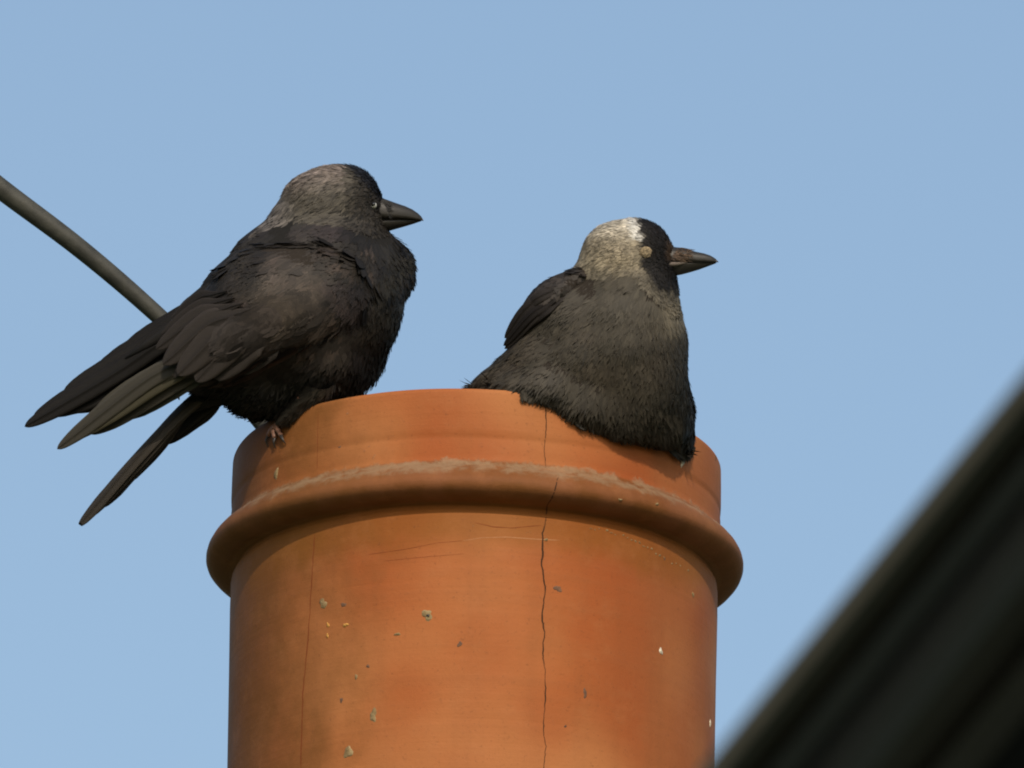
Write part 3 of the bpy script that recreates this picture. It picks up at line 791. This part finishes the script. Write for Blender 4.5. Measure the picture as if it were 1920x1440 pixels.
    for i, (mx, my, tx, ty, wd, dw, k) in enumerate([(248, 868, 146, 987, 13, 10, 1.5), (262, 858, 158, 972, 16, 5, 1.3), (277, 850, 186, 952, 15, 0, 1.1), (296, 836, 222, 910, 15, -6, .8)]):
        quill('tail_feather', tl, [P(430, 712, 238 + dw), P(350, 762, 240 + dw), P(mx, my, 235 + dw), P(tx, ty, 215 + dw)], wd, upt, (0.026 * k, 0.022 * k, 0.018 * k), 70 + i, fray=28 if i < 2 else 12, tip=.14)
    for i, (mx, my, tx, ty, wd) in enumerate([(350, 785, 272, 846, 19), (370, 775, 300, 832, 22), (385, 765, 335, 808, 22)]):
        quill('tail_feather', tl, [P(440, 720, 222 - i * 4), P(400, 745, 220 - i * 4), P(mx, my, 214 - i * 4), P(tx, ty, 205 - i * 4)], wd, upt, (0.010, 0.0088, 0.0075), 80 + i, tip=.3)
    # beak
    w0 = 192
    mandible('upper_beak', root, [(700, 366, 412, 26, 0), (716, 371, 411, 26, 0), (730, 376, 411, 23, 0), (745, 381.5, 411, 20, 0), (760, 386.5, 411.5, 15, 0), (773, 392.5, 412, 11, 0), (784, 400, 413, 7, 0), (790, 406, 413.5, 4, 0), (794, 413, 414.5, 1.2, 0)], w0, M_beak)
    mandible('lower_beak', root, [(700, 434, 410, 23, 0), (718, 436, 411, 23, 0), (734, 432, 411, 20, 0), (748, 428, 411, 17, 0), (762, 424, 411.5, 12, 0), (775, 420, 412, 8, 0), (785, 416.5, 413, 4.5, 0), (790, 414.8, 413.5, 2, 0)], w0, M_beak)
    # bristles laid forward over the beak's base
    nb = 500; yy = rng.uniform(374, 406, nb); a = rng.uniform(-1, 1, nb)
    pb = np.array([tuple(P(712 + rng.uniform(-8, 4), y_, w0 + 22 * math.sqrt(max(0, 1 - ((y_ - 408) / 42) ** 2)) * (1 if k > -.2 else -1))) for y_, k in zip(yy, a)])
    nbn = np.array([tuple(VD(0, (y_ - 408) / 42 * .9, 1 if k > -.2 else -1)) for y_, k in zip(yy, a)])
    cards('beak_bristles', root, pb, nbn, np.tile([tuple(VD(1, .32, 0))], (nb, 1)), 20 * PX * rng.uniform(.6, 1.3, nb), 2.6 * PX * np.ones(nb), 1.0 * PX * rng.uniform(.2, 1.3, nb),
          np.tile([[0.016, 0.015, 0.014]], (nb, 1)) * rng.uniform(.6, 1.7, (nb, 1)), M_feath, nblend=.4, tipround=.1)
    # open pale eye
    h, nr = hit(bvh, 701, 384); we = wof(h)
    ellipsoid('eye_socket', root, 700, 384, we - 3, 12, 11, 7, M_skin)
    ey = ellipsoid('eye', root, 701, 385, we, 6, 6.5, 6.5, M_iris)
    ellipsoid('pupil', ey, 700.4, 383.6, we + 3.2, 4.1, 4.8, 4, M_pupil)  # pupil set off-centre; the bright iris crescent acts as a painted glint
    # leg and foot gripping the rim
    lg = mesh_obj('leg', *tube([P(572, 752, 300), P(545, 778, 290), P(522, 797, 274)], [16 * PX, 10 * PX, 7 * PX], 10), M_leg, root)
    def toe(pts, r1, claw):
        V, F = tube([Vector(c) for c in catmull([tuple(q) for q in pts], 14)], [(r1 * (1 - 0.35 * i / 13) + (0.7 if i % 4 == 0 else 0)) * PX for i in range(14)], 9)
        t_ = mesh_obj('toe', V, F, M_leg, root)
        V, F = tube([Vector(c) for c in catmull([tuple(q) for q in claw], 8)], [(r1 * .6 * (1 - .85 * i / 7)) * PX for i in range(8)], 8)
        mesh_obj('claw', V, F, M_claw, t_)
    def pp(x, y, off): return on_pot(x, y, off)[0]
    toe([P(522, 795, 272), pp(516, 806, 7), pp(508, 818, 6)], 6, [pp(508, 818, 6), pp(505, 828, 7), pp(504, 838, 1)])
    toe([P(522, 795, 272), pp(526, 806, 7), pp(532, 818, 6)], 6, [pp(532, 818, 6), pp(536, 826, 7), pp(537, 834, 1)])
    toe([P(522, 795, 272), pp(519, 808, 8), pp(520, 823, 6)], 6, [pp(520, 823, 6), pp(520, 832, 8), pp(518, 842, 1)])
    toe([P(522, 795, 272), P(530, 782, 240), P(535, 782, 215)], 6, [P(535, 782, 215), P(538, 786, 205), P(539, 794, 200)])
    # thigh feathering over the leg
    nb = 1500
    t_ = rng.random(nb); ang = rng.uniform(0, 6.28, nb); rr = (36 - 22 * t_)
    pb = np.array([tuple(P(604 - 68 * a + r_ * math.cos(g) * .8, 712 + 62 * a + r_ * math.sin(g) * .5, 302 - 14 * a + r_ * math.sin(g))) for a, g, r_ in zip(t_, ang, rr)])
    nbn = np.array([tuple(VD(math.cos(g), math.sin(g) * .5, math.sin(g))) for g in ang])
    cards('thigh_plumage', root, pb, nbn, np.tile([tuple(VD(-.55, .83, 0))], (nb, 1)) + rng.normal(0, .12, (nb, 3)), 30 * PX * rng.uniform(.6, 1.2, nb), 6 * PX * rng.uniform(.6, 1.3, nb), 3 * PX * rng.uniform(0, 1.4, nb),
          np.tile([[0.022, 0.018, 0.014]], (nb, 1)) * rng.uniform(.5, 2.2, (nb, 1)), M_feath, nblend=.4, tipround=.2)
left_bird()

# ------------------------------------------------------------ right jackdaw
def right_bird():
    root = thing('jackdaw', 'fluffed-up grey jackdaw at the right with pale nape and closed eye', 'bird', P(1150, 790, 330), 'jackdaws perched on the chimney pot')
    balls = [
        (1192, 475, 330, 68, 69, 60), (1158, 482, 330, 70, 70, 62), (1142, 512, 330, 64, 64, 62), (1170, 481, 376, 32, 22, 24, 10), (1206, 468, 330, 56, 56, 50), (1222, 500, 332, 44, 44, 42), (1250, 486, 331, 26, 28, 25), (1228, 530, 338, 40, 50, 44),
        (1180, 545, 325, 94, 80, 82), (1168, 610, 325, 114, 110, 104), (1085, 617, 315, 115, 110, 102), (1050, 580, 310, 62, 56, 80, -48),
        (1175, 690, 335, 114, 112, 100), (1163, 648, 333, 121, 104, 106), (1178, 724, 340, 106, 86, 90), (1115, 675, 335, 130, 105, 102), (1210, 735, 320, 86, 84, 80), (1220, 650, 320, 70, 110, 80), (1254, 770, 275, 47, 66, 62), (1274, 808, 262, 29, 44, 42), (1152, 752, 362, 86, 74, 66), (1215, 775, 322, 80, 60, 62), (1030, 722, 395, 72, 40, 50), (1092, 750, 385, 60, 48, 58), (975, 722, 385, 50, 28, 46),
        (1040, 680, 335, 92, 76, 88), (985, 690, 325, 72, 48, 70, -28), (925, 706, 330, 48, 22, 40, -35), (1050, 715, 355, 80, 42, 50), (1090, 570, 270, 60, 60, 60), (1060, 640, 250, 80, 80, 60)]
    body_o, bvh, me = bird_body('body', balls, root, M_wing)
    guides = [
        (1262, 480, 350, -1, .05, 0), (1240, 430, 350, -.85, -.5, 0), (1190, 408, 340, -1, .15, 0), (1120, 430, 340, -.75, .65, 0), (1085, 480, 340, -.45, .9, 0), (1160, 480, 390, -.9, .35, 0),
        (1120, 510, 390, -.85, .5, 0), (1200, 520, 390, -.6, .8, 0), (1240, 540, 375, -.1, 1, 0), (1160, 560, 420, -.3, 1, 0), (1080, 520, 380, -.75, .65, 0), (1000, 570, 370, -.6, .8, 0),
        (1260, 600, 380, .02, 1, 0), (1290, 700, 370, .08, 1, 0), (1180, 650, 460, -.12, 1, 0), (1080, 640, 430, -.55, .85, 0), (1000, 660, 400, -.8, .6, 0), (940, 700, 360, -.85, .55, 0),
        (1060, 720, 440, -.45, .9, .1), (1150, 780, 440, -.08, 1, 0), (1240, 800, 380, .1, 1, 0), (1280, 820, 340, .15, 1, 0), (1000, 720, 400, -.5, .85, 0), (1100, 600, 200, -.4, 1, 0)]
    wing_poly = [(1100, 502), (1108, 520), (1070, 552), (1040, 583), (1000, 612), (958, 655), (935, 655), (940, 600), (1000, 520), (1060, 490)]
    def tone(p, x, y, w_):
        n = len(p)
        c = np.tile([[0.042, 0.0352, 0.0252]], (n, 1))
        c = lerpc(c, sstep(-.1, 1, clump(p, 120, 5)) * .6, (0.054, 0.043, 0.030))
        c = lerpc(c, sstep(0, 1, clump(p, 60, 6)) * .4, (0.025, 0.0225, 0.0155))
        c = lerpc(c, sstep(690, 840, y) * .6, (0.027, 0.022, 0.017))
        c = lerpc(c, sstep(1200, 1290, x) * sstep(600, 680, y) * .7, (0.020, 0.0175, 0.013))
        # paler upper breast below the throat
        ub = sstep(640, 560, y) * sstep(1085, 1120, x); c = lerpc(c, ub * .5, (0.068, 0.059, 0.043))
        pl = np.exp(-(((x - 1266) / 24) ** 2 + ((y - 572) / 28) ** 2)); c = lerpc(c, np.clip(pl * 1.3, 0, 1) * .8, (0.20, 0.17, 0.12))
        wg = inpoly(x, y, wing_poly) * 1.0; c = lerpc(c, wg * .9, (0.020, 0.016, 0.014))
        # head
        hd = inpoly(x, y, [(1060, 505), (1100, 512), (1130, 520), (1190, 508), (1215, 545), (1240, 575), (1262, 560), (1290, 520), (1290, 380), (1060, 380)]) * 1.0
        sil = np.tile([[0.23, 0.195, 0.138]], (n, 1))
        sil = lerpc(sil, sstep(455, 412, y - (x - 1150) * .1) * .9, (0.52, 0.47, 0.38))  # pale crown whitened towards the top: its top light is painted in
        wh = np.exp(-(((x - 1196 - (y - 410) * .25) / 9) ** 2)) * (y < 450); sil = lerpc(sil, np.clip(wh * 1.2, 0, 1), (0.62, 0.60, 0.55))
        sil = lerpc(sil, np.exp(-(((x - 1165) / 34) ** 2 + ((y - 478) / 20) ** 2)) * .6, (0.29, 0.24, 0.165))
        sil = lerpc(sil, sstep(492, 520, y) * .75, (0.080, 0.070, 0.054))
        c = c * (1 - hd[:, None]) + sil * hd[:, None]
        capb = 1203 + (y - 408) * .22 + 2 * np.sin(y * .4)
        cap = sstep(-5, 4, x - capb + 2.5 * clump(p, 9, 45)) * (y < 462); cap2 = sstep(-6, 6, x - (1205 + np.abs(y - 478) * .12)) * (y >= 455) * (y < 500)
        cap3 = sstep(-8, 12, x - (1210 + (y - 500) * .42)) * (y >= 495) * sstep(562, 528, y + 9 * clump(p, 22, 44))
        k = np.clip(np.maximum(np.maximum(cap, cap2), cap3), 0, 1) * hd
        c = lerpc(c, k, (0.0125, 0.0105, 0.0095))
        br = sstep(1246, 1262, x) * (y > 455) * sstep(496, 482, y); c = lerpc(c, br * .85, (0.060, 0.037, 0.021))
        return c, np.maximum(hd, pl > .6)
    p, nn = sample(me, 24000); x, y, w_ = unproj(p); dr = flow(p, guides); c, hd = tone(p, x, y, w_)
    keep = hd < .5; p, nn, dr, c, x, y, w_ = (a[keep] for a in (p, nn, dr, c, x, y, w_)); n = len(p)
    wg = inpoly(x, y, wing_poly)
    c = c * (1 + .16 * clump(p, 30, 71)[:, None] + (.16 * np.sin(x / 5.5 + 2.5 * clump(p, 60, 72)) * sstep(560, 660, y))[:, None] + rng.normal(0, .11, (n, 1)).clip(-.4, .5)); low = sstep(640, 800, y)
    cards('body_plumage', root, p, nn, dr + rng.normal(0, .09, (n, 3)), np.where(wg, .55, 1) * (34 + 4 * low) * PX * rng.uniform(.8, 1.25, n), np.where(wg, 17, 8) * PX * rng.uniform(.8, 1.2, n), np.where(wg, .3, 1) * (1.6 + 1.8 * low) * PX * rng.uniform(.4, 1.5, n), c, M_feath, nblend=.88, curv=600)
    p, nn = sample(me, 70000); x, y, w_ = unproj(p); dr = flow(p, guides); c, hd = tone(p, x, y, w_)
    keep = (hd > .3) & (np.hypot((x - 1212) / 1.1, y - 471) > 10); p, nn, dr, c, x, y = (a[keep] for a in (p, nn, dr, c, x, y)); n = len(p)
    st = clump(p, 14, 31); c = c * (1 + .18 * st[:, None] + .27 * np.sin((.80 * x + .58 * y) / 2.5 + 2.6 * clump(p, 32, 93))[:, None] * sstep(1215, 1170, x)[:, None] + rng.normal(0, .13, (n, 1))).clip(.45, 1.6)
    cards('head_plumage', root, p, nn, dr + rng.normal(0, .11, (n, 3)), (17 - 7 * sstep(1190, 1230, x)) * PX * rng.uniform(.7, 1.3, n), 3.8 * PX * rng.uniform(.7, 1.3, n), 1.8 * PX * rng.uniform(.3, 1.8, n), c, M_feath, nblend=.6, curv=130)
    # fine downy overlay of the lower body, hanging in a fringe over the rim
    p, nn = sample(me, 30000); x, y, w_ = unproj(p)
    keep = (y > 560) & (rng.random(len(x)) < sstep(560, 760, y) * .8 + .12) & ~inpoly(x, y, wing_poly); keep &= (x > 935)
    p, nn, x, y, w_ = (a[keep] for a in (p, nn, x, y, w_)); n = len(p)
    c, _ = tone(p, x, y, w_); c = c * rng.uniform(.7, 1.4, (n, 1))
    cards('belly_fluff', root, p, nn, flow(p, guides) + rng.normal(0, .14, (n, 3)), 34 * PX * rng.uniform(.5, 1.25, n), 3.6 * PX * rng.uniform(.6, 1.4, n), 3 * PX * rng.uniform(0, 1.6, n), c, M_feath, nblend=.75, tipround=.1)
    # the hem itself: tufts lying over the terracotta
    hem = [(940, 728), (955, 744), (985, 752), (1012, 757), (1045, 762), (1062, 778), (1072, 792), (1098, 800), (1130, 812), (1150, 815), (1165, 822), (1200, 828), (1225, 832), (1245, 838), (1262, 846), (1280, 856), (1298, 845), (1308, 825)]
    hp, hn, hd_, hc, hl = [], [], [], [], []
    for i in range(len(hem) - 1):
        (x1, y1), (x2, y2) = hem[i], hem[i + 1]
        for k in range(int(abs(x2 - x1) * 9)):
            t_ = random.random(); xx, yy = x1 + (x2 - x1) * t_, y1 + (y2 - y1) * t_
            if not 962 < xx < 1284: continue
            yy -= random.uniform(14, 84); bx = min(xx - (xx - 1150) * .08, 1296)
            q, nq = on_pot(bx, yy, random.uniform(6, 14))
            if q is None or wof(q) < 100:
                h_, n_ = hit(bvh, bx, yy)
                if h_ is None: continue
                q, nq = h_, n_
            hb, nb_ = hit(bvh, bx, yy)
            if hb is not None and wof(hb) > wof(q): q, nq = hb, nb_
            hp.append(tuple(q)); hn.append(tuple(nq)); hd_.append(tuple(VD((xx - 1165) * .0016 + random.gauss(0, .10), 1, 0))); hl.append(min(random.uniform(26, 44), max(16, y1 - yy + random.uniform(0, 12)))); hc.append(random.uniform(.7, 1.3))
    # tufts that draw together into points along the hem
    acc = 0
    for i in range(len(hem) - 1):
        (x1, y1), (x2, y2) = hem[i], hem[i + 1]
        for k in range(max(1, int(math.hypot(x2 - x1, y2 - y1) / 11))):
            t_ = random.random(); cx, cy = x1 + (x2 - x1) * t_, y1 + (y2 - y1) * t_ + random.uniform(2, 17)
            if not 962 < cx < 1284: continue
            for _ in range(26):
                sx, sy = cx + random.gauss(0, 11) - (cx - 1165) * .05, cy - random.uniform(20, 44)
                hb, nb_ = hit(bvh, sx, sy); q, nq = on_pot(sx, sy, 10)
                if hb is None and q is None: continue
                if hb is None or (q is not None and wof(q) > wof(hb)): hb, nb_ = q, nq
                dx, dy = cx - sx + random.gauss(0, 2), cy - sy
                hp.append(tuple(hb)); hn.append(tuple(nb_)); hd_.append(tuple(VD(dx, dy, 0))); hl.append(math.hypot(dx, dy) * random.uniform(.8, 1.08)); hc.append(random.uniform(.6, 1.25))
    hn = [tuple((Vector(v) * .6 + VD(0, .15, 1)).normalized()) for v in hn]
    n = len(hp); hx, hy, hw_ = unproj(np.array(hp)); hc = tone(np.array(hp), hx, hy, hw_)[0] * np.array(hc)[:, None]
    cards('hem_fringe', root, np.array(hp), np.array(hn), np.array(hd_), np.array(hl) * PX, rng.uniform(4, 9, n) * PX, rng.uniform(-3, 6, n) * PX, hc, M_feath, nblend=.5, tipround=.25)
    # folded wing at the left shoulder
    wg, wbvh = wing_shell('wing', root, bvh, wing_poly, 11, 6, 18)
    upn = VD(-.5, -.3, .8)
    for i, (rx, ry, mx, my, tx, ty, wd) in enumerate([(1052, 560, 1004, 592, 946, 654, 10), (1040, 560, 995, 590, 944, 648, 11), (1035, 548, 990, 580, 946, 634, 12), (1045, 565, 1010, 590, 968, 632, 11), (1040, 545, 1005, 565, 962, 606, 12)]):
        sp = []
        for (a, b, o_) in ((rx, ry, 3), (mx, my, 6), (tx, ty, 5)):
            h_, n_ = hit(wbvh, a, b)
            if h_ is None: h_, n_ = hit(bvh, a, b)
            sp.append(h_ + n_ * o_ * PX if h_ is not None else P(a, b, 345))
        quill('flight_feather', wg, sp, wd, upn, (0.015, 0.012, 0.0105) if i % 2 else (0.022, 0.018, 0.0155), 100 + i, tip=.35, camber=.12)
    p, nn = front_sample(wg.data, 900); n = len(p)
    c = np.tile([[0.024, 0.0195, 0.016]], (n, 1)) * rng.uniform(.5, 1.9, (n, 1))
    cards('wing_coverts', wg, p, nn, flow(p, guides) + rng.normal(0, .08, (n, 3)), 19 * PX * rng.uniform(.8, 1.2, n), 12 * PX * rng.uniform(.8, 1.2, n), 1.2 * PX * rng.uniform(.4, 1.5, n), c, M_feath, nblend=.7)
    # tail reaching back across the pot's mouth
    tl = mesh_obj('tail', *tube([P(1080, 690, 250), P(1060, 700, 200), P(1045, 712, 160)], [40 * PX, 30 * PX, 16 * PX], 12), M_skin, root)
    for i in range(6):
        k = i - 2.5
        quill('tail_feather', tl, [P(1065 + k * 4, 700, 210), P(1045 + k * 8, 725, 90), P(1030 + k * 12, 750, -60), P(1020 + k * 16, 775, -190 + abs(k) * 12)], 20, Vector((0, -.2, 1)), (0.02, 0.019, 0.02), 120 + i)
    # beak
    w0 = 330
    mandible('upper_beak', root, [(1240, 464, 491, 24, 0), (1258, 462, 491, 24, 1), (1275, 464.5, 491, 21, 2), (1290, 468, 491.5, 18, 3), (1305, 472, 492, 15, 4), (1320, 475, 492, 11, 5), (1332, 479, 492, 7.5, 6), (1341, 484.5, 491.5, 4, 7), (1347, 490.5, 492, 1.2, 7)], w0, M_beak)
    mandible('lower_beak', root, [(1240, 518, 489, 23, 0), (1262, 518, 489, 22.5, 1), (1278, 515, 489.5, 19.5, 2), (1295, 510.5, 490, 16, 3), (1310, 506, 490, 12.5, 4), (1325, 500.5, 490, 8.5, 5), (1337, 496, 490.5, 5, 6), (1343, 493.5, 490.8, 2.4, 7)], w0, M_beak)
    V, F = tube([P(1232, 491, w0 + 28), P(1240, 493, w0 + 28), P(1254, 496, w0 + 25.5), (P(1270, 495, w0 + 22)), P(1290, 492, w0 + 18.5)], [2 * PX, 4 * PX, 5 * PX, 4 * PX, 1.5 * PX], 8)
    mesh_obj('gape', V, F, M_gape, root)
    nb = 1300; sgn = np.where(rng.random(nb) < .75, 1, -1); xs = 1236 + 46 * rng.random(nb) ** 2.0; an = rng.uniform(.12, 1.5, nb)
    rid = 464 + np.maximum(0, xs - 1258) * .18; hdp = 24 - np.maximum(0, xs - 1258) * .19; yy = 490 + (rid - 490) * np.sin(an) ** .8; hw = hdp * np.cos(an)
    pb = np.array([tuple(P(x_, y_, w0 + 1 + s_ * (h_ - 0.8))) for x_, y_, s_, h_ in zip(xs, yy, sgn, hw)])
    nbn = np.array([tuple(VD(0, -math.sin(a_), s_ * math.cos(a_))) for a_, s_ in zip(an, sgn)])
    cb_ = np.tile([[0.075, 0.047, 0.028]], (nb, 1)); cb_ = lerpc(cb_, 1 - sstep(1242, 1258, xs), (0.03, 0.02, 0.015)) * rng.uniform(.45, 1.5, (nb, 1))
    cards('beak_bristles', root, pb, nbn, np.tile([tuple(VD(1, .25, -.1))], (nb, 1)) + rng.normal(0, .08, (nb, 3)), 21 * PX * rng.uniform(.6, 1.2, nb), 2.6 * PX * np.ones(nb), 0.7 * PX * rng.uniform(.2, 1.4, nb), cb_, M_feath, nblend=.4, tipround=.1)
    h, nr = hit(bvh, 1212, 471); we = wof(h)
    lid = ellipsoid('eyelid', root, 1212, 471, we - 1, 10.5, 9, 6, M_lid, 25, .05, 4)
    nb = 260; th = rng.uniform(0, 6.28, nb); rr = np.sqrt(rng.random(nb)) * .95
    pb = np.array([tuple(P(1212 + 11 * r_ * math.cos(t_), 471 + 9.5 * r_ * math.sin(t_), we + 1 + 6 * math.sqrt(1 - r_ * r_))) for t_, r_ in zip(th, rr)])
    cards('eyelid_down', lid, pb, np.tile([tuple(VD(0, 0, 1))], (nb, 1)), np.tile([tuple(VD(-.7, .6, 0))], (nb, 1)) + rng.normal(0, .3, (nb, 3)), 5 * PX * np.ones(nb), 2 * PX * np.ones(nb), .8 * PX * np.ones(nb),
          np.tile([[0.31, 0.24, 0.15]], (nb, 1)) * rng.uniform(.4, 1.5, (nb, 1)), M_feath, nblend=.6)
right_bird()
